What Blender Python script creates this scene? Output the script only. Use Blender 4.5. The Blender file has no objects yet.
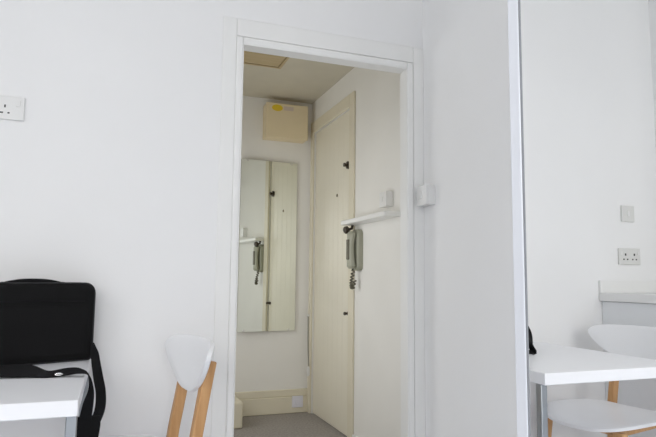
import bpy, bmesh, math, random
from mathutils import Vector, Matrix
random.seed(7)
S = bpy.context.scene
COL = S.collection
V = Vector
R = math.radians

# ------------------------------------------------------------------ materials
def mat(name, col, rough=0.5, metal=0.0, bump=0.0, bscale=200.0, var=0.0, vscale=6.0, spec=0.5, coat=0.0):
    m = bpy.data.materials.new(name); m.use_nodes = True
    nt = m.node_tree; b = nt.nodes['Principled BSDF']
    b.inputs['Base Color'].default_value = (*col, 1)
    b.inputs['Roughness'].default_value = rough
    b.inputs['Metallic'].default_value = metal
    b.inputs['Specular IOR Level'].default_value = spec
    b.inputs['Coat Weight'].default_value = coat
    tc = nt.nodes.new('ShaderNodeTexCoord')
    if var:
        n = nt.nodes.new('ShaderNodeTexNoise'); n.inputs['Scale'].default_value = vscale; n.inputs['Detail'].default_value = 4
        nt.links.new(tc.outputs['Object'], n.inputs['Vector'])
        r = nt.nodes.new('ShaderNodeValToRGB')
        r.color_ramp.elements[0].position = 0.3; r.color_ramp.elements[1].position = 0.7
        r.color_ramp.elements[0].color = (*[c * (1 - var) for c in col], 1)
        r.color_ramp.elements[1].color = (*[min(1, c * (1 + var)) for c in col], 1)
        nt.links.new(n.outputs['Fac'], r.inputs['Fac']); nt.links.new(r.outputs['Color'], b.inputs['Base Color'])
    if bump:
        n2 = nt.nodes.new('ShaderNodeTexNoise'); n2.inputs['Scale'].default_value = bscale; n2.inputs['Detail'].default_value = 3
        nt.links.new(tc.outputs['Object'], n2.inputs['Vector'])
        bp = nt.nodes.new('ShaderNodeBump'); bp.inputs['Strength'].default_value = bump; bp.inputs['Distance'].default_value = 0.002
        nt.links.new(n2.outputs['Fac'], bp.inputs['Height']); nt.links.new(bp.outputs['Normal'], b.inputs['Normal'])
    return m

def wood(name, c0, c1, scale=(60, 60, 4), rough=0.45):
    m = mat(name, c0, rough); nt = m.node_tree; b = nt.nodes['Principled BSDF']
    tc = nt.nodes.new('ShaderNodeTexCoord'); mp = nt.nodes.new('ShaderNodeMapping'); mp.inputs['Scale'].default_value = scale
    n = nt.nodes.new('ShaderNodeTexNoise'); n.inputs['Scale'].default_value = 1.0; n.inputs['Detail'].default_value = 5; n.inputs['Distortion'].default_value = 0.6
    r = nt.nodes.new('ShaderNodeValToRGB')
    r.color_ramp.elements[0].position = 0.32; r.color_ramp.elements[1].position = 0.68
    r.color_ramp.elements[0].color = (*c0, 1); r.color_ramp.elements[1].color = (*c1, 1)
    nt.links.new(tc.outputs['Object'], mp.inputs['Vector']); nt.links.new(mp.outputs['Vector'], n.inputs['Vector'])
    nt.links.new(n.outputs['Fac'], r.inputs['Fac']); nt.links.new(r.outputs['Color'], b.inputs['Base Color'])
    return m

def weave(name, col, scale=900, rough=0.9):
    m = mat(name, col, rough, spec=0.2); nt = m.node_tree; b = nt.nodes['Principled BSDF']
    tc = nt.nodes.new('ShaderNodeTexCoord'); ck = nt.nodes.new('ShaderNodeTexChecker'); ck.inputs['Scale'].default_value = scale
    n = nt.nodes.new('ShaderNodeTexNoise'); n.inputs['Scale'].default_value = 300
    mx = nt.nodes.new('ShaderNodeMath'); mx.operation = 'ADD'
    bp = nt.nodes.new('ShaderNodeBump'); bp.inputs['Strength'].default_value = 0.4; bp.inputs['Distance'].default_value = 0.001
    nt.links.new(tc.outputs['Object'], ck.inputs['Vector']); nt.links.new(tc.outputs['Object'], n.inputs['Vector'])
    nt.links.new(ck.outputs['Fac'], mx.inputs[0]); nt.links.new(n.outputs['Fac'], mx.inputs[1])
    nt.links.new(mx.outputs[0], bp.inputs['Height']); nt.links.new(bp.outputs['Normal'], b.inputs['Normal'])
    return m

M = dict(
    wall=mat('white_wall_paint', (0.87, 0.87, 0.87), 0.85, bump=0.12, bscale=120, var=0.012, vscale=2.5),
    hall_wall=mat('hallway_wall_paint', (0.84, 0.83, 0.795), 0.85, bump=0.2, bscale=90, var=0.02, vscale=3),
    ceil=mat('ceiling_paint', (0.88, 0.88, 0.87), 0.9, bump=0.15, bscale=80, var=0.02),
    hall_ceil=mat('beige_ceiling_paint', (0.60, 0.56, 0.46), 0.9, bump=0.15, bscale=80, var=0.03),  # a deeper beige than the room's ceiling
    trim=mat('gloss_trim_paint', (0.86, 0.86, 0.845), 0.4, bump=0.05, bscale=30, var=0.01),
    cream=mat('cream_gloss_paint', (0.76, 0.71, 0.57), 0.45, bump=0.08, bscale=40, var=0.025, vscale=5),
    boards=wood('pale_grey_boards', (0.72, 0.77, 0.87), (0.77, 0.81, 0.90), (40, 3, 40), 0.5),
    carpet=mat('taupe_carpet', (0.36, 0.335, 0.315), 0.95, bump=0.9, bscale=420, var=0.18, vscale=70, spec=0.1),
    laminate=mat('white_laminate', (0.88, 0.885, 0.91), 0.35, bump=0.03, bscale=60, var=0.006),
    worktop=mat('white_worktop', (0.84, 0.84, 0.83), 0.4, bump=0.03, bscale=60, var=0.01),
    cabinet=mat('pale_grey_cabinet_paint', (0.84, 0.86, 0.88), 0.5, bump=0.04, bscale=60, var=0.01),
    plastic=mat('white_plastic', (0.80, 0.80, 0.79), 0.35, bump=0.02, bscale=60, var=0.008),
    plastic2=mat('aged_white_plastic', (0.72, 0.72, 0.70), 0.4, bump=0.02, bscale=60, var=0.01),
    socket_hall=mat('blue_white_plastic', (0.78, 0.78, 0.86), 0.35, var=0.01),
    hole=mat('socket_slot_black', (0.03, 0.03, 0.03), 0.6, var=0.1),
    ply=mat('white_lacquer', (0.88, 0.885, 0.90), 0.35, bump=0.02, bscale=60, var=0.006),
    birch=wood('birch_wood', (0.50, 0.265, 0.105), (0.60, 0.345, 0.155)),
    hatch=wood('hatch_pine', (0.46, 0.36, 0.20), (0.54, 0.43, 0.26), (4, 50, 50), 0.6),
    steel=mat('grey_steel', (0.32, 0.34, 0.36), 0.35, metal=0.8, var=0.03),
    alu=mat('white_aluminium', (0.80, 0.82, 0.87), 0.35, metal=0.15, var=0.01),
    gasket=mat('grey_gasket', (0.28, 0.29, 0.31), 0.6, var=0.05),
    fabric=weave('black_nylon', (0.0075, 0.0075, 0.008)),
    strapm=weave('black_webbing', (0.008, 0.008, 0.009), 600),
    rubber=mat('black_plastic', (0.012, 0.012, 0.013), 0.5, var=0.1),
    chrome=mat('chrome', (0.8, 0.8, 0.8), 0.2, metal=1.0, var=0.01),
    box=mat('beige_cover_paint', (0.80, 0.68, 0.46), 0.5, bump=0.05, bscale=50, var=0.02),
    yellow=mat('yellow_sticker', (0.80, 0.58, 0.03), 0.5, var=0.03),
    pale=mat('pale_label', (0.66, 0.55, 0.47), 0.5, var=0.04),
    phone=mat('grey_green_plastic', (0.37, 0.37, 0.29), 0.4, var=0.03),
    phone_d=mat('dark_olive_plastic', (0.13, 0.12, 0.085), 0.5, var=0.1),
    brown=mat('dark_brown_wood', (0.05, 0.036, 0.022), 0.4, var=0.2, vscale=40),
    brass=mat('dull_brass', (0.20, 0.16, 0.09), 0.4, metal=0.7, var=0.1),
    cord=mat('grey_cord', (0.30, 0.29, 0.26), 0.7, var=0.1, vscale=80),
    back=mat('mirror_backing', (0.30, 0.28, 0.20), 0.6, var=0.05),
)
def mirror_mat(name, col):
    m = mat(name, col, 0.0, metal=1.0, var=0.002); return m
M['mirror'] = mirror_mat('silvered_mirror', (0.985, 0.99, 0.985))
M['mirror_hall'] = mirror_mat('old_mirror', (0.86, 0.885, 0.83))

def plank_mat():
    m = mat('planked_cream_paint', (0.81, 0.77, 0.65), 0.40, var=0.015, vscale=4); nt = m.node_tree; b = nt.nodes['Principled BSDF']
    tc = nt.nodes.new('ShaderNodeTexCoord'); sp = nt.nodes.new('ShaderNodeSeparateXYZ')
    mu = nt.nodes.new('ShaderNodeMath'); mu.operation = 'MULTIPLY'; mu.inputs[1].default_value = 1 / 0.095
    fr = nt.nodes.new('ShaderNodeMath'); fr.operation = 'FRACT'
    su = nt.nodes.new('ShaderNodeMath'); su.operation = 'SUBTRACT'; su.inputs[1].default_value = 0.5
    ab = nt.nodes.new('ShaderNodeMath'); ab.operation = 'ABSOLUTE'
    gt = nt.nodes.new('ShaderNodeMapRange'); gt.inputs['From Min'].default_value = 0.44; gt.inputs['From Max'].default_value = 0.5
    gt.inputs['To Min'].default_value = 1; gt.inputs['To Max'].default_value = 0
    bp = nt.nodes.new('ShaderNodeBump'); bp.inputs['Strength'].default_value = 0.6; bp.inputs['Distance'].default_value = 0.004
    nt.links.new(tc.outputs['Object'], sp.inputs[0]); nt.links.new(sp.outputs['Y'], mu.inputs[0]); nt.links.new(mu.outputs[0], fr.inputs[0])
    nt.links.new(fr.outputs[0], su.inputs[0]); nt.links.new(su.outputs[0], ab.inputs[0]); nt.links.new(ab.outputs[0], gt.inputs['Value'])
    nt.links.new(gt.outputs[0], bp.inputs['Height']); nt.links.new(bp.outputs['Normal'], b.inputs['Normal'])
    return m
M['plank'] = plank_mat()

# ------------------------------------------------------------------ mesh helpers
class MB:
    def __init__(s): s.bm = bmesh.new()
    def box(s, x0, x1, y0, y1, z0, z1):
        v = [s.bm.verts.new((x, y, z)) for x in (x0, x1) for y in (y0, y1) for z in (z0, z1)]
        for f in ((0, 1, 3, 2), (4, 6, 7, 5), (0, 4, 5, 1), (2, 3, 7, 6), (0, 2, 6, 4), (1, 5, 7, 3)):
            s.bm.faces.new([v[i] for i in f])
        return s
    def rings(s, rings, close=True, caps=True):
        rv = [[s.bm.verts.new(p) for p in r] for r in rings]
        n = len(rv[0])
        for a, b in zip(rv, rv[1:]):
            for i in range(n if close else n - 1):
                j = (i + 1) % n
                s.bm.faces.new((a[i], a[j], b[j], b[i]))
        if caps:
            s.bm.faces.new(rv[0][::-1]); s.bm.faces.new(rv[-1])
        return s
    def tube(s, pts, rad, n=12):
        pts = [V(p) for p in pts]; up = None; rs = []
        for i, p in enumerate(pts):
            t = (pts[min(i + 1, len(pts) - 1)] - pts[max(i - 1, 0)]).normalized()
            if up is None:
                up = t.orthogonal().normalized()
            else:
                up = (up - t * up.dot(t)).normalized()
            sd = t.cross(up); r = rad[i] if isinstance(rad, (list, tuple)) else rad
            rs.append([p + (up * math.cos(a) + sd * math.sin(a)) * r for a in [2 * math.pi * k / n for k in range(n)]])
        return s.rings(rs)
    def bar(s, pts, w, d, wdir):
        # rectangular bar along pts: width w along wdir, depth d across
        pts = [V(p) for p in pts]; rs = []
        for i, p in enumerate(pts):
            t = (pts[min(i + 1, len(pts) - 1)] - pts[max(i - 1, 0)]).normalized()
            wd = V(wdir[i] if isinstance(wdir, list) else wdir); wd = (wd - t * wd.dot(t)).normalized(); dd = t.cross(wd)
            W = w[i] if isinstance(w, (list, tuple)) else w; Dp = d[i] if isinstance(d, (list, tuple)) else d
            rs.append([p + wd * W / 2 * a + dd * Dp / 2 * b for a, b in ((-1, -1), (1, -1), (1, 1), (-1, 1))])
        return s.rings(rs)
    def build(s, name, m, parent=None, bevel=0, seg=2, smooth=False, sub=0):
        bmesh.ops.recalc_face_normals(s.bm, faces=s.bm.faces[:])
        me = bpy.data.meshes.new(name); s.bm.to_mesh(me); s.bm.free()
        me.materials.append(m)
        o = bpy.data.objects.new(name, me); COL.objects.link(o)
        if parent: o.parent = parent
        if bevel:
            md = o.modifiers.new('bevel', 'BEVEL'); md.width = bevel; md.segments = seg; md.limit_method = 'ANGLE'; md.angle_limit = R(40)
        if sub:
            md = o.modifiers.new('sub', 'SUBSURF'); md.levels = sub; md.render_levels = sub
        if smooth or bevel or sub:
            for p in me.polygons: p.use_smooth = True
            if not sub:
                try: me.set_sharp_from_angle(angle=R(50))
                except Exception: pass
        return o

def curve(pts, n=8):
    """Catmull-Rom through pts"""
    P = [V(p) for p in pts]; out = []
    for i in range(len(P) - 1):
        a = P[max(i - 1, 0)]; b = P[i]; c = P[i + 1]; d = P[min(i + 2, len(P) - 1)]
        for k in range(n):
            t = k / n
            out.append(0.5 * ((2 * b) + (c - a) * t + (2 * a - 5 * b + 4 * c - d) * t * t + (3 * b - a - 3 * c + d) * t ** 3))
    out.append(P[-1]); return out

def tag(o, label=None, cat=None, group=None, kind=None):
    if label: o['label'] = label
    if cat: o['category'] = cat
    if group: o['group'] = group
    if kind: o['kind'] = kind
    return o
def thing(name, label, cat, loc=(0, 0, 0), rz=0, group=None):
    o = bpy.data.objects.new(name, None); COL.objects.link(o); o.empty_display_size = 0.1
    o.location = loc; o.rotation_euler = (0, 0, rz)
    return tag(o, label, cat, group)
def struct(name, mb, m, bevel=0, parent=None, **k):
    o = mb.build(name, m, parent, bevel, **k)
    if not parent: tag(o, kind='structure')
    return o

# ------------------------------------------------------------------ dimensions (metres; camera stands over the origin)
D = 2.30            # room side of the wall with the doorway
TW = 0.050          # its thickness
XL, XR = -1.53, 1.307
YB = -2.2           # window wall
CEIL = 2.75
OX0, OX1, OZ = 0.458, 1.222, 1.994   # doorway opening
HX0, HX1, HY = 0.20, 1.46, 4.38     # hallway
HCEIL = 2.45
DY0, DY1, DZ = 3.537, 4.306, 2.19   # hallway door

# ------------------------------------------------------------------ room shell
struct('floor', MB().box(XL - .1, HX1 + .1, YB - .1, D, -0.1, 0), M['boards'])
struct('floor_hallway', MB().box(HX0 - .1, HX1 + .1, D, HY + .1, -0.1, 0), M['carpet'])
mb = MB(); y1 = D + TW
mb.box(XL - .1, OX0, D, y1, 0, CEIL); mb.box(OX1, HX1, D, y1, 0, CEIL); mb.box(OX0, OX1, D, y1, OZ, CEIL)
struct('wall_back', mb, M['wall'])
struct('wall_right', MB().box(XR, HX1 + .1, YB, D, 0, CEIL), M['wall'])
LY0, LY1, LZ0, LZ1 = -1.3, 1.15, 1.05, 2.55
mb = MB(); mb.box(XL - .1, XL, YB, LY0, 0, CEIL); mb.box(XL - .1, XL, LY1, D, 0, CEIL); mb.box(XL - .1, XL, LY0, LY1, 0, LZ0); mb.box(XL - .1, XL, LY0, LY1, LZ1, CEIL)
struct('wall_left', mb, M['wall'])
mb = MB()
for a in ((LY0, LY0 + .05, LZ0, LZ1), (LY1 - .05, LY1, LZ0, LZ1), (LY0 + .05, LY1 - .05, LZ0, LZ0 + .05), (LY0 + .05, LY1 - .05, LZ1 - .05, LZ1)):
    mb.box(XL - .09, XL - .04, a[0], a[1], a[2], a[3])
struct('added_window_3', mb, M['trim'], bevel=.004)  # unseen window, added to brighten the room from the left
WX0, WX1, WZ0, WZ1 = -1.40, 0.55, 0.12, 2.45
mb = MB()
mb.box(XL - .1, WX0, YB - .1, YB, 0, CEIL); mb.box(WX1, HX1 + .1, YB - .1, YB, 0, CEIL)
mb.box(WX0, WX1, YB - .1, YB, 0, WZ0); mb.box(WX0, WX1, YB - .1, YB, WZ1, CEIL)
struct('wall_front', mb, M['wall'])
struct('ceiling', MB().box(XL - .1, HX1 + .1, YB - .1, y1, CEIL, CEIL + .1), M['ceil'])
# window in the wall behind the camera: frame and mullion
mb = MB()
for a in ((WX0, WX0 + .06, WZ0, WZ1), (WX1 - .06, WX1, WZ0, WZ1), (WX0 + .06, WX1 - .06, WZ0, WZ0 + .06), (WX0 + .06, WX1 - .06, WZ1 - .06, WZ1),
          (-.455, -.395, WZ0 + .06, WZ1 - .06)):
    mb.box(a[0], a[1], YB - .08, YB - .03, a[2], a[3])
struct('window_1', mb, M['trim'], bevel=.004)

# hallway shell
mb = MB()
mb.box(HX1, HX1 + .1, y1, DY0 - .002, 0, HCEIL); mb.box(HX1, HX1 + .1, DY1 + .002, HY + .1, 0, HCEIL); mb.box(HX1, HX1 + .1, DY0 - .002, DY1 + .002, DZ + .002, HCEIL)
struct('wall_hallway_right', mb, M['hall_wall'])
struct('wall_hallway_back', MB().box(HX0 - .1, HX1, HY, HY + .1, 0, HCEIL), M['hall_wall'])
mb = MB(); VY0, VY1, VZ0, VZ1 = 2.90, 4.00, .55, 1.75
mb.box(HX0 - .1, HX0, y1, VY0, 0, HCEIL); mb.box(HX0 - .1, HX0, VY1, HY, 0, HCEIL); mb.box(HX0 - .1, HX0, VY0, VY1, 0, VZ0); mb.box(HX0 - .1, HX0, VY0, VY1, VZ1, HCEIL)
struct('wall_hallway_left', mb, M['hall_wall'])
mb = MB()
for a in ((VY0, VY0 + .05, VZ0, VZ1), (VY1 - .05, VY1, VZ0, VZ1), (VY0 + .05, VY1 - .05, VZ0, VZ0 + .05), (VY0 + .05, VY1 - .05, VZ1 - .05, VZ1)):
    mb.box(HX0 - .09, HX0 - .04, a[0], a[1], a[2], a[3])
struct('added_window_2', mb, M['trim'], bevel=.004)  # unseen window, invented to light the dim hallway
struct('ceiling_hallway', MB().box(HX0 - .1, HX1 + .1, y1, HY + .1, HCEIL, HCEIL + .1), M['hall_ceil'])
# skirtings
def skirt(name, pts, h, t, m=M['trim']):
    mb = MB(); (x0, y0), (x1_, y1_) = pts
    mb.box(min(x0, x1_) - (0 if x0 != x1_ else t), max(x0, x1_), min(y0, y1_) - (0 if y0 != y1_ else t), max(y0, y1_), 0, h)
    return struct(name, mb, m, bevel=.006)
mb = MB(); mb.box(.874, HX1, HY - .022, HY, 0, .125); mb.box(.874, HX1, HY - .014, HY, .125, .178)
struct('baseboard_hallway_back', mb, M['cream'], bevel=.006)
struct('baseboard_hallway_right', MB().box(HX1 - .018, HX1, y1, DY0 - .085, 0, .06), M['trim'], bevel=.005)
struct('baseboard_left', MB().box(-1.04, OX0 - .097, D - .016, D, 0, .09), M['trim'], bevel=.005)
struct('trim_4', MB().box(HX0, .872, 4.02, HY, 0, .176), M['cream'], bevel=.012)   # low boxed-in pipes at the foot of the back wall

# doorway architrave and lining
mb = MB()
g_ = .0285
mb.box(OX0 - .083, OX0 - .0255, D - .007, D, 0, OZ + .108); mb.box(OX1 + g_ + .004, XR, D - .007, D, 0, OZ + .108)
mb.box(OX0 - .0255, OX1 + g_ + .004, D - .007, D, OZ + g_ + .004, OZ + .108)
struct('trim_1', mb, M['trim'], bevel=.003)
mb = MB()
mb.box(OX0 - .026, OX0 + .001, D - .013, D - .0005, 0, OZ + .030); mb.box(OX1 - .001, OX1 + .030, D - .013, D - .0005, 0, OZ + .030)
mb.box(OX0 + .001, OX1 - .001, D - .013, D - .0005, OZ - .001, OZ + .030)
struct('trim_2', mb, M['trim'], bevel=.007, seg=3)
mb = MB()
mb.box(OX0, OX0 + .004, D - .013, y1 + .006, 0, OZ); mb.box(OX1 - .004, OX1, D - .013, y1 + .006, 0, OZ); mb.box(OX0 + .004, OX1 - .004, D - .013, y1 + .006, OZ - .004, OZ)
struct('trim_5', mb, M['trim'], bevel=.0015)

# hallway door: planked leaf in a cream frame
door = struct('door_1', MB().box(HX1 + .012, HX1 + .052, DY0 + .004, DY1 - .004, .006, DZ - .003), M['plank'], bevel=.003)
kn = MB(); kn.tube([(HX1 + .014, 3.60, 1.80), (HX1 - .004, 3.60, 1.80)], .026, 16); kn.tube([(HX1 - .004, 3.60, 1.80), (HX1 - .028, 3.60, 1.80)], [.012, .014], 12)
kn.build('night_latch', M['brown'], door, .002)
kn = MB(); kn.tube([(HX1 + .014, 3.575, .80), (HX1 - .002, 3.575, .80)], .013, 12); kn.tube([(HX1 - .002, 3.575, .80), (HX1 - .014, 3.575, .80), (HX1 - .026, 3.575, .80), (HX1 - .030, 3.575, .80)], [.006, .010, .012, .006], 12)
kn.build('knob', M['brown'], door, .001)
kn = MB(); kn.tube([(HX1 + .014, 3.82, 1.62), (HX1 + .008, 3.82, 1.62)], .011, 14)
kn.build('peephole', M['brass'], door, .001)
mb = MB(); aw = .078
mb.box(HX1 - .016, HX1, DY0 - aw, DY0 + .002, 0, DZ + aw + .01)
mb.box(HX1 - .016, HX1, DY1 - .002, HY - .022, 0, DZ + aw + .01)
mb.box(HX1 - .016, HX1, DY0 + .002, DY1 - .002, DZ - .002, DZ + aw + .01)
struct('trim_3', mb, M['cream'], bevel=.005)

# ------------------------------------------------------------------ table
TX0, TX1, TY0, TY1, TZ = -.70, -.065, 1.51, 2.285, .739
t = thing('dining_table', 'small square white laminate table on steel legs pushed against the wall', 'table', ((TX0 + TX1) / 2, (TY0 + TY1) / 2, 0))
cx, cy = t.location.x, t.location.y
MB().box(TX0 - cx, TX1 - cx, TY0 - cy, TY1 - cy, TZ - .038, TZ).build('tabletop', M['laminate'], t, .0025)
for sx in (-1, 1):
    for sy in (-1, 1):
        lx = sx * ((TX1 - TX0) / 2 - .0145); ly = sy * ((TY1 - TY0) / 2 - .034)
        MB().box(lx - .0125, lx + .0125, ly - .0125, ly + .0125, 0, TZ - .038).build('leg', M['steel'], t, .003)

# ------------------------------------------------------------------ chairs
def smooth_closed(half):
    """half outline (right side, top to bottom) -> closed smooth outline, n points"""
    pr = curve([(a, b, 0) for a, b in half], 6)
    pl = [V((-p.x, p.y, 0)) for p in reversed(pr)][1:-1]
    return [(p.x, p.y) for p in pr] + [(p.x, p.y) for p in pl]
def shell(mb, outline, centre, f, thick, rings=8):
    """thin curved plate: outline in (a,b); f(a,b)->(point, normal)"""
    n = len(outline); top = []; bot = []
    ss = [k / rings for k in range(1, rings + 1)]
    def pt(s, i, side):
        a = centre[0] + (outline[i][0] - centre[0]) * s; b = centre[1] + (outline[i][1] - centre[1]) * s
        p, nn = f(a, b); e = thick / 2
        if s == 1: e = thick / 2 * .75
        if s == 1: a2 = 1
        return p + nn * e * side
    ss[-2:-1] = [1 - .035]
    for side, L in ((1, top), (-1, bot)):
        for s in ss: L.append([mb.bm.verts.new(pt(s, i, side)) for i in range(n)])
        p, nn = f(*centre); L.insert(0, mb.bm.verts.new(p + nn * thick / 2 * side))
    for L in (top, bot):
        for i in range(n): mb.bm.faces.new((L[0], L[1][i], L[1][(i + 1) % n]))
        for a, b in zip(L[1:], L[2:]):
            for i in range(n): mb.bm.faces.new((a[i], a[(i + 1) % n], b[(i + 1) % n], b[i]))
    for i in range(n): mb.bm.faces.new((top[-1][i], top[-1][(i + 1) % n], bot[-1][(i + 1) % n], bot[-1][i]))

def make_chair(label):
    r = thing('dining_chair', label, 'chair', group='white shell dining chairs at the table')
    # seat: local +x is the back of the chair, outline (lateral y, -x forward)
    half = [(0, .212), (.09, .206), (.16, .176), (.205, .115), (.224, .03), (.216, -.06), (.186, -.145), (.12, -.195), (0, -.21)]
    ol = smooth_closed(half)
    def fs(a, b):
        z = .472 + .022 * (a / .225) ** 2 - .012 * max(0, b / .2) ** 2 + .012 * max(0, -b / .2) ** 2 - .004
        return V((-b, a, z)), V((0, 0, 1))
    mb = MB(); shell(mb, ol, (0, 0), fs, .016, 9); mb.build('seat', M['ply'], r, smooth=True)
    # backrest
    half = [(0, .158), (.10, .157), (.165, .153), (.205, .143), (.222, .124), (.212, .100), (.178, .066), (.132, .033), (.085, .008), (.045, -.004), (0, -.007)]
    ol = smooth_closed(half)
    def fb(a, h):
        x = .233 + (h) * math.tan(R(16)) - .95 * a * a
        return V((x, a, .674 + h)), V((-.97, 0, .2)).normalized()
    mb = MB(); shell(mb, ol, (0, .085), fb, .018, 9); mb.build('backrest', M['ply'], r, smooth=True)
    for sy in (-1, 1):      # rear legs run on up as the posts behind the backrest
        mb = MB(); yy = sy * .110
        mb.bar(curve([(.262, sy * .150, 0), (.232, sy * .130, .25), (.218, sy * .115, .46), (.240, yy, .62), (.2665, yy, .77)], 5), [.030] * 21, [.034] * 21, (0, 1, 0))
        mb.build('leg', M['birch'], r, .004)
        mb = MB(); mb.bar([(-.195, sy * .188, 0), (-.150, sy * .168, .458)], [.024, .034], [.024, .034], (0, 1, 0)); mb.build('leg', M['birch'], r, .004)
    for sy in (-1, 1):
        mb = MB(); mb.bar([(-.140, sy * .140, .446), (.205, sy * .118, .446)], .022, .022, (0, 1, 0)); mb.build('seat_rail', M['birch'], r, .002)
    for x in (-.120, .195):
        mb = MB(); mb.bar([(x, -.105, .446), (x, .105, .446)], .022, .022, (1, 0, 0)); mb.build('seat_rail', M['birch'], r, .002)
    return r
def copy_tree(o, parent=None):
    c = o.copy(); COL.objects.link(c); c.parent = parent
    for ch in list(o.children): copy_tree(ch, c)
    return c
chair = make_chair('white dining chair with birch legs between the table and the doorway')
chair2 = copy_tree(chair)
chair2['label'] = 'white dining chair seen in the mirror, between the table and the kitchen counter'
chair.location = (.012, 1.905, 0); chair.rotation_euler = (0, 0, R(10.5))
chair2.location = (-.725, 1.925, 0); chair2.rotation_euler = (0, 0, R(170))

# ------------------------------------------------------------------ laptop bag (stands on the table, turned a little)
BW, BH, BT = .395, .262, .070
byaw = R(23)
bx, by = -.055 - BW / 2 * math.cos(byaw), 2.192 - BW / 2 * math.sin(byaw)
bag = thing('laptop_bag', 'black fabric laptop bag standing on the white table', 'bag', (bx + BT / 2 * -math.sin(byaw), by + BT / 2 * math.cos(byaw), TZ + .0035), byaw)
def rrect(w, h, r, n=6, q=1.0):
    pts = []; b = r * q
    for cx_, cy_, a0, r_ in ((w / 2 - r, h - r, 0, r), (-w / 2 + r, h - r, 90, r), (-w / 2 + b, b, 180, b), (w / 2 - b, b, 270, b)):
        for k in range(n + 1):
            a = R(a0 + 90 * k / n); pts.append((cx_ + r_ * math.cos(a), cy_ + r_ * math.sin(a)))
    return pts
def slab(mb, w, h, r, prof, z0=0, xo=0):
    """stack of rounded rectangles: prof = [(y, inset)]"""
    rs = []
    for y, ins in prof:
        rs.append([V((px + xo, y, pz + z0 + ins)) for px, pz in rrect(w - 2 * ins, h - 2 * ins, max(.004, r - ins), q=.4)])
    mb.rings(rs)
mb = MB(); h_ = BT / 2
slab(mb, BW, BH, .034, [(-h_, .022), (-h_ + .003, .010), (-h_ + .012, .002), (-h_ + .02, 0), (h_ - .02, 0), (h_ - .012, .002), (h_ - .003, .010), (h_, .022)])
body = mb.build('body', M['fabric'], bag, smooth=True)
mb = MB(); slab(mb, BW - .05, BH * .66, .024, [(-h_ - .006, .014), (-h_ - .004, .005), (-h_ - .001, 0), (-h_ + .004, 0)], .016)
pocket = mb.build('front_pocket', M['fabric'], bag, smooth=True)
mb = MB(); mb.tube([(-BW / 2 + .04, -h_ - .004, BH * .66 + .028), (0, -h_ - .005, BH * .66 + .031), (BW / 2 - .04, -h_ - .004, BH * .66 + .028)], .0022, 8)
mb.build('zip', M['strapm'], bag, smooth=True)
for s in (-1, 1):   # piping round the front and back seams
    mb = MB(); p = [V((x, s * (h_ - .012), z)) for x, z in rrect(BW - .001, BH - .001, .034, q=.4)]; p.append(p[0])
    mb.tube(p, .0028, 8); mb.build('piping', M['rubber'], bag, smooth=True)
mb = MB(); hp = curve([(-.085, 0, BH - .004), (-.066, -.004, BH + .001), (-.035, -.006, BH + .006), (0, -.006, BH + .0075), (.035, -.006, BH + .006), (.066, -.004, BH + .001), (.085, 0, BH - .004)], 5)
mb.bar(hp, [.030] * len(hp), [.013] * len(hp), (0, 1, 0)); mb.build('handle', M['strapm'], bag, .003)
for s in (-1, 1):
    mb = MB(); mb.box(s * .078 - .016, s * .078 + .016, -.020, .016, BH - .003, BH + .003); mb.build('handle_tab', M['strapm'], bag, .001)
# shoulder strap, drawn in room coordinates and carried into the bag's frame
inv = (Matrix.Translation(bag.location) @ Matrix.Rotation(byaw, 4, 'Z')).inverted()
def ribbon(name, pts, w, wd, m, parent=bag, n=6, thick=.003):
    P = curve(pts, n); W = curve([(a, 0, 0) for a in w], n); Dv = curve(wd, n)
    mb = MB(); mb.bar([inv @ p for p in P], [a.x for a in W], [thick] * len(P), [inv.to_3x3() @ d for d in Dv])
    return mb.build(name, m, parent, smooth=True)
Zt = TZ + .004
strap = ribbon('shoulder_strap', [(-.440, 2.105, .88), (-.440, 2.05, .82), (-.395, 1.98, .785), (-.345, 1.925, .797), (-.318, 1.893, .785), (-.328, 1.878, .752), (-.290, 1.895, Zt + .014), (-.23, 1.892, Zt + .013), (-.17, 1.868, Zt + .004), (-.115, 1.862, Zt + .010), (-.080, 1.845, Zt + .012), (-.056, 1.842, Zt + .001), (-.047, 1.85, .70), (-.054, 1.865, .655), (-.060, 1.88, .61)],
    [.028] * 6 + [.056, .064, .040, .034, .026, .020, .022, .030, .034],
    [(1, .3, 0), (1, .3, .0), (.8, -.4, .2), (.5, .6, .6), (.4, .7, .5), (.3, 1, .3), (.1, 1, .45), (0, 1, .45), (0, 1, .3), (0, 1, .5), (0, 1, .35), (-.2, 1, .1), (-.6, .8, 0), (-1, .4, 0), (-1, .2, 0)], M['strapm'])
ribbon('shoulder_strap', [(-.062, 2.195, .80), (-.052, 2.175, .775), (-.044, 2.12, .742), (-.033, 2.04, .705), (-.022, 1.98, .665), (-.023, 1.94, .62), (-.045, 1.90, .570)],
    [.024, .026, .028, .030, .030, .030, .028], [(.3, 1, .2), (.4, .9, .3), (.8, .4, .3), (1, .1, .2), (1, 0, .1), (1, 0, 0), (1, 0, 0)], M['strapm'])
pad = ribbon('shoulder_pad', [(-.060, 1.885, .618), (-.060, 1.885, .595), (-.061, 1.885, .565), (-.062, 1.884, .535), (-.063, 1.879, .510), (-.065, 1.855, .497), (-.066, 1.80, .495)],
    [.080, .084, .080, .074, .070, .066, .060], [(1, .1, 0)] * 7, M['fabric'], thick=.014)
mb = MB()
p0 = V((-.135, 1.845, Zt + .006))
q = [inv @ (p0 + V(d)) for d in ((-.010, 0, 0), (-.005, 0, .003), (.005, 0, .003), (.010, 0, 0), (.005, 0, -.002), (-.005, 0, -.002), (-.010, 0, 0))]
mb.tube(q, .0016, 8); mb.build('buckle', M['chrome'], bag, smooth=True)

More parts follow.
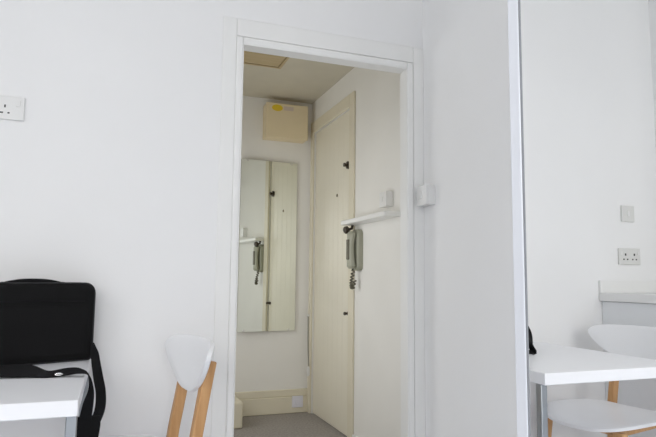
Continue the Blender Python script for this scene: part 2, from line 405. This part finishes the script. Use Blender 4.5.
# ------------------------------------------------------------------ wall sockets and switches
def socket_plate(name, label, loc, rz, w, h, gangs, m, group=None, holes=True, cat='socket'):
    """local: plate faces -y, back on y=0, centred on loc"""
    r = thing(name, label, cat, loc, rz, group)
    MB().box(-w / 2, w / 2, -.011, 0, -h / 2, h / 2).build('plate', m, r, .003, 3)
    for g in gangs:
        if holes:
            mb = MB(); mb.box(g - .0045, g + .0045, -.0116, -.004, .004, .016)
            for s in (-1, 1): mb.box(g - .0048 + s * .0125, g + .0048 + s * .0125, -.0116, -.004, -.0185, -.0115)
            mb.build('pin_holes', M['hole'], r)
    return r
# double socket on the room's wall by the left edge
sw_ = .146; s1 = socket_plate('wall_socket', 'white double wall socket above the laptop bag', (-.331 - sw_ / 2, D, 1.625), 0, sw_, .086, (-.027 + .036 - .036, ), M['plastic'], holes=False)
for g, rk in ((-.0085 - .028, -.066), (.0085, .046)):
    pass
for g, s in ((.0100, 1), (-.0390 , -1)):
    gx = .010 if s == 1 else -.010
    gx = s * .0105 + (0 if s == 1 else -.0)
    mb = MB(); mb.box(gx - .0025, gx + .0025, -.0116, -.004, .000, .010)
    for k in (-1, 1): mb.box(gx - .0035 + k * .0125, gx + .0035 + k * .0125, -.0116, -.004, -.0215, -.0165)
    mb.build('pin_holes', M['hole'], s1)
    MB().box(s * .052 - .007, s * .052 + .007, -.0145, -.010, .006, .028).build('rocker', M['plastic'], s1, .001)
def light_switch(label, loc, group):
    """deep surface box on a wall that faces -x; local front is -x"""
    r = thing('light_switch', label, 'light switch', loc, 0, group)
    d = .046
    MB().box(-d + .009, 0, -.043, .043, -.043, .043).build('back_box', M['plastic'], r, .003)
    MB().box(-d, -d + .009, -.044, .044, -.044, .044).build('plate', M['plastic'], r, .003, 3)
    MB().box(-d - .004, -d + .001, -.007, .007, -.013, .013).build('rocker', M['plastic'], r, .0015)
    return r
light_switch('white light switch box beside the doorway, on the room side', (XR, 2.238, 1.40), 'light switches')
light_switch('white light switch box inside the hallway above the shelf', (HX1, 2.952, 1.480), 'light switches')
# seen in the mirror: two plates over the kitchen counter
r = thing('light_switch', 'small square white switch plate seen in the mirror, above the counter socket', 'light switch', (-1.300, D, 1.385), 0, 'plates above the counter')
MB().box(-.043, .043, -.012, 0, -.043, .043).build('plate', M['plastic2'], r, .003); MB().box(-.007, .007, -.016, -.011, -.013, .013).build('rocker', M['plastic'], r, .001)
s2 = socket_plate('wall_socket', 'white double socket plate seen in the mirror, just above the kitchen counter', (-1.300, D, 1.160), 0, .146, .086, (-.030, .030), M['plastic2'])
for s in (-1, 1): MB().box(s * .058 - .006, s * .058 + .006, -.0145, -.010, .008, .026).build('rocker', M['plastic'], s2, .001)
s3 = socket_plate('wall_socket', 'small square white socket set low on the hallway skirting board', (1.366, HY - .022, .086), 0, .086, .086, (), M['socket_hall'])
MB().box(-.020, .020, -.016, -.010, -.020, .020).build('cover', M['socket_hall'], s3, .002)

# ------------------------------------------------------------------ hallway things
# long wall mirror, its left edge standing off the wall
MA = R(4.6); mw, mh = .46, 1.312
mir = thing('wall_mirror', 'tall frameless mirror hanging on the hallway back wall', 'mirror', (1.335, HY - .008, .625), MA)
MB().box(-mw, 0, -.012, -.008, 0, mh).build('glass', M['mirror_hall'], mir)
MB().box(-mw + .002, -.002, -.008, .006, .002, mh - .002).build('backing_board', M['back'], mir)
MB().box(-mw + .02, -mw + .07, .006, .030, .1, mh - .1).build('batten', M['back'], mir)
for zz in (.03, mh - .03):
    for xx in (-mw + .05, -.05):
        MB().box(xx - .008, xx + .008, -.0145, -.0119, (zz - .03 - .0 if zz < .5 else mh - .014), (.014 if zz < .5 else mh)).build('clip', M['chrome'], mir, .001)
# meter box with its stickers
mbx = thing('meter_box', 'beige box cover with a yellow sticker high on the hallway back wall', 'box cover', (1.218, HY + .001, 2.112))
MB().box(-.168, .168, -.105, 0, 0, .272).build('box_body', M['box'], mbx, .004)
MB().box(-.170, .170, -.120, -.105, -.002, .275).build('cover', M['box'], mbx, .004)
mb = MB(); mb.rings([[V((-.083 + .044 * math.cos(a), y, .236 + .026 * math.sin(a))) for a in [2 * math.pi * k / 24 for k in range(24)]] for y in (-.1200, -.1212)]); mb.build('yellow_sticker', M['yellow'], mbx)
MB().box(-.030, .048, -.1212, -.1200, .222, .254).build('paper_label', M['pale'], mbx)
# loft hatch
ht = thing('ceiling_hatch', 'bare wooden hatch panel in the hallway ceiling', 'hatch', (.72, 3.36, HCEIL))
MB().box(-.31, .25, -.29, -.012, -.014, 0).build('panel', M['hatch'], ht, .003); MB().box(-.31, .25, -.008, .28, -.014, 0).build('panel', M['hatch'], ht, .003)
mb = MB(); mb.box(-.33, .272, .285, .303, -.018, 0); mb.box(.254, .272, -.29, .2845, -.018, 0); mb.build('trim_strip', M['hatch'], ht, .002)
# shelf
sh = thing('wall_shelf', 'narrow white shelf on the hallway right wall beside the door', 'shelf', (HX1, 3.135, 1.385))
MB().box(-.100, 0, -.32, .325, -.014, .014).build('board', M['trim'], sh, .003)
mb = MB(); mb.tube([(-.035, .285, -.013), (-.040, .285, -.035), (-.062, .288, -.043)], .009, 12); mb.tube([(-.058, .287, -.042), (-.066, .288, -.044), (-.085, .290, -.048), (-.094, .291, -.050)], [.014, .024, .024, .012], 16)
mb.build('coat_peg', M['brown'], sh, smooth=True)
# intercom handset, on the wall under the shelf
ic = thing('intercom_phone', 'grey green intercom handset on the hallway wall under the shelf', 'intercom', (HX1, 3.385, 1.21))
mb = MB(); slabs = []
for x, ins in ((0, 0), (-.030, 0), (-.037, .006)):
    slabs.append([V((x, py, pz - .131)) for py, pz in rrect(.112 - 2 * ins, .262 - 2 * ins, .034)])
mb.rings(slabs); mb.build('base', M['phone'], ic, smooth=True)
# handset: bowed bar with two fat ends
mb = MB(); hs = []
for k in range(17):
    z = -.118 + .236 * k / 16; e = abs(z) / .118
    w = .039 + .012 * e ** 2; dx = .034 + .012 * e ** 2.5
    if k in (0, 16): w *= .6; dx *= .6
    xc = -.062 + .008 * e ** 2
    hs.append([V((xc + dx / 2 * 1.2 * math.cos(a), w / 1.05 * math.sin(a), z)) for a in [2 * math.pi * q / 16 for q in range(16)]])
mb.rings(hs); hand = mb.build('handset', M['phone'], ic, smooth=True)
MB().box(-.0850, -.070, -.020, .020, -.062, .066).build('grip_inlay', M['phone_d'], hand, .004)
mb = MB(); cp = []
for k in range(90):
    a = k / 90 * 2 * math.pi * 11; u = k / 89
    c_ = V((-.035 - .02 * math.sin(u * math.pi), .010 - .02 * u, -.118 - .125 * math.sin(min(1, u * 1.25) * math.pi / 2) + (.05 * max(0, u - .8) / .2)))
    cp.append(c_ + V((.009 * math.cos(a), .009 * math.sin(a), 0)))
mb.tube(cp, .0050, 6); mb.build('coiled_cord', M['phone_d'], ic, smooth=True)
# thin cord on the far side of the door frame
cd = thing('hanging_cord', 'thin grey cord hanging down the far side of the hallway door frame', 'cord', (HX1 - .017, 4.335, .30))
mb = MB(); mb.tube([(-.006, .0, .44), (-.006, -.002, .30), (-.006, -.008, .18), (-.006, -.02, .10), (-.006, -.028, .05)], .0042, 8); mb.build('cord', M['cord'], cd, smooth=True)
mb = MB(); mb.tube([(.001, 0, .44), (-.014, 0, .44)], .010, 12); mb.build('hook', M['plastic'], cd, .001)
mb = MB(); mb.tube([(-.008, -.028, .055), (-.008, -.028, .045), (-.008, -.028, .02), (-.008, -.028, -.01), (-.008, -.028, -.02)], [.004, .010, .013, .011, .004], 12); mb.build('pull', M['plastic'], cd, smooth=True)

# ------------------------------------------------------------------ mirrored wardrobe beside the camera
MX = .61; WY1 = .783; WY0 = -1.10; WH = 2.25
wr = thing('wardrobe', 'tall wardrobe with a mirrored sliding door in a white metal frame', 'wardrobe', (MX, (WY0 + WY1) / 2, 0))
oy = wr.location.y
MB().box(.024, XR - MX - .004, WY0 - oy, WY1 - oy - .001, 0, WH).build('carcass', M['laminate'], wr, .002)
def mdoor(y0, y1_, x):
    fr = MB(); w = .027
    fr.box(x, x + .022, y0, y0 + w, .03, WH - .02); fr.box(x, x + .022, y1_ - w, y1_, .03, WH - .02)
    fr.box(x, x + .022, y0 + w, y1_ - w, .03, .03 + w); fr.box(x, x + .022, y0 + w, y1_ - w, WH - .02 - w, WH - .02)
    f = fr.build('door_frame', M['alu'], wr, .002)
    g = MB(); a, b, c, d_ = y0 + w, y1_ - w, .03 + w, WH - .02 - w; k = .0035
    g.box(x + .001, x + .006, a, a + k, c, d_); g.box(x + .001, x + .006, b - k, b, c, d_); g.box(x + .001, x + .006, a + k, b - k, c, c + k); g.box(x + .001, x + .006, a + k, b - k, d_ - k, d_)
    g.build('gasket', M['gasket'], f)
    MB().box(x + .002, x + .006, a + k, b - k, c + k, d_ - k).build('mirror_glass', M['mirror'], f)
mdoor(-.14 - oy, WY1 - oy, 0.0)
mdoor(WY0 - oy, -.145 - oy, 0.0)

# ------------------------------------------------------------------ kitchen counter seen in the mirror
CXF = -1.102
ku = thing('kitchen_unit', 'pale grey panelled kitchen unit along the left wall, seen in the mirror', 'cabinet', ((CXF + XL) / 2, 1.2, 0))
ox, oyy = ku.location.x, 1.2
MB().box(XL - ox + .002, CXF - .022 - ox, .45 - oyy, D - oyy - .002, 0, .930).build('carcass', M['cabinet'], ku, .002)
MB().box(CXF - .022 - ox, CXF - .006 - ox, .45 - oyy, D - oyy - .002, .0, .929).build('back_panel', M['cabinet'], ku, .002)
wt = MB().box(XL + .002, CXF + .012, .43, D - .002, .931, .971).build('worktop', M['worktop'], None, .003)
up_ = MB().box(XL + .002, CXF + .010, D - .014, D - .001, .9715, 1.034).build('upstand', M['worktop'], None, .002)
tag(up_, 'low white upstand strip along the wall behind the worktop', 'wall strip')
tag(wt, 'white worktop slab with a square edge lying on the kitchen unit', 'worktop')

# ------------------------------------------------------------------ light: overcast daylight through the window behind the camera, plus fill at two added windows
w = bpy.data.worlds.new('sky'); S.world = w; w.use_nodes = True
bg = w.node_tree.nodes['Background']; bg.inputs['Color'].default_value = (0.97, 0.98, 1.0, 1); bg.inputs['Strength'].default_value = 1.0
def area(name, loc, rot, sx, sy, power, col):
    l = bpy.data.lights.new(name, 'AREA'); l.shape = 'RECTANGLE'; l.size = sx; l.size_y = sy; l.energy = power; l.color = col
    o = bpy.data.objects.new(name, l); COL.objects.link(o); o.location = loc; o.rotation_euler = rot; return o
area('window_daylight', ((WX0 + WX1) / 2, YB - 1.35, 2.35), (R(60), 0, 0), 3.4, 2.6, 195, (1.0, 0.985, 0.96))
area('left_fill_light', (XL - 1.0, (LY0 + LY1) / 2, 2.7), (0, R(-58), 0), 2.2, 3.0, 70, (1.0, 0.985, 0.96))  # fill through the added left window
area('hallway_fill_light', (HX0 - .14, (VY0 + VY1) / 2, (VZ0 + VZ1) / 2), (0, R(-90), 0), VZ1 - VZ0, VY1 - VY0, 9.5, (0.97, 0.975, 0.965))  # fill for the hallway, set at its added window opening

# ------------------------------------------------------------------ camera
cam = bpy.data.cameras.new('camera'); co = bpy.data.objects.new('camera', cam); COL.objects.link(co); S.camera = co
cam.sensor_width = 36; cam.lens = 577.5 / 656 * 36; cam.clip_start = .02
yaw, pit, rol = R(20.174), R(5.909), R(0.634)
fwd = V((math.sin(yaw) * math.cos(pit), math.cos(yaw) * math.cos(pit), math.sin(pit)))
rt = V((math.cos(yaw), -math.sin(yaw), 0)); up = rt.cross(fwd)
r2 = rt * math.cos(rol) + up * math.sin(rol); u2 = -rt * math.sin(rol) + up * math.cos(rol)
mx = Matrix((r2, u2, -fwd)).transposed().to_4x4(); mx.translation = V((0, 0, 1.03)); co.matrix_world = mx

S.cycles.max_bounces = 14; S.cycles.diffuse_bounces = 8; S.cycles.glossy_bounces = 6
vs = S.view_settings; vs.view_transform = 'Standard'; vs.look = 'None'; vs.gamma = 1; vs.use_curve_mapping = False; vs.exposure = -0.38
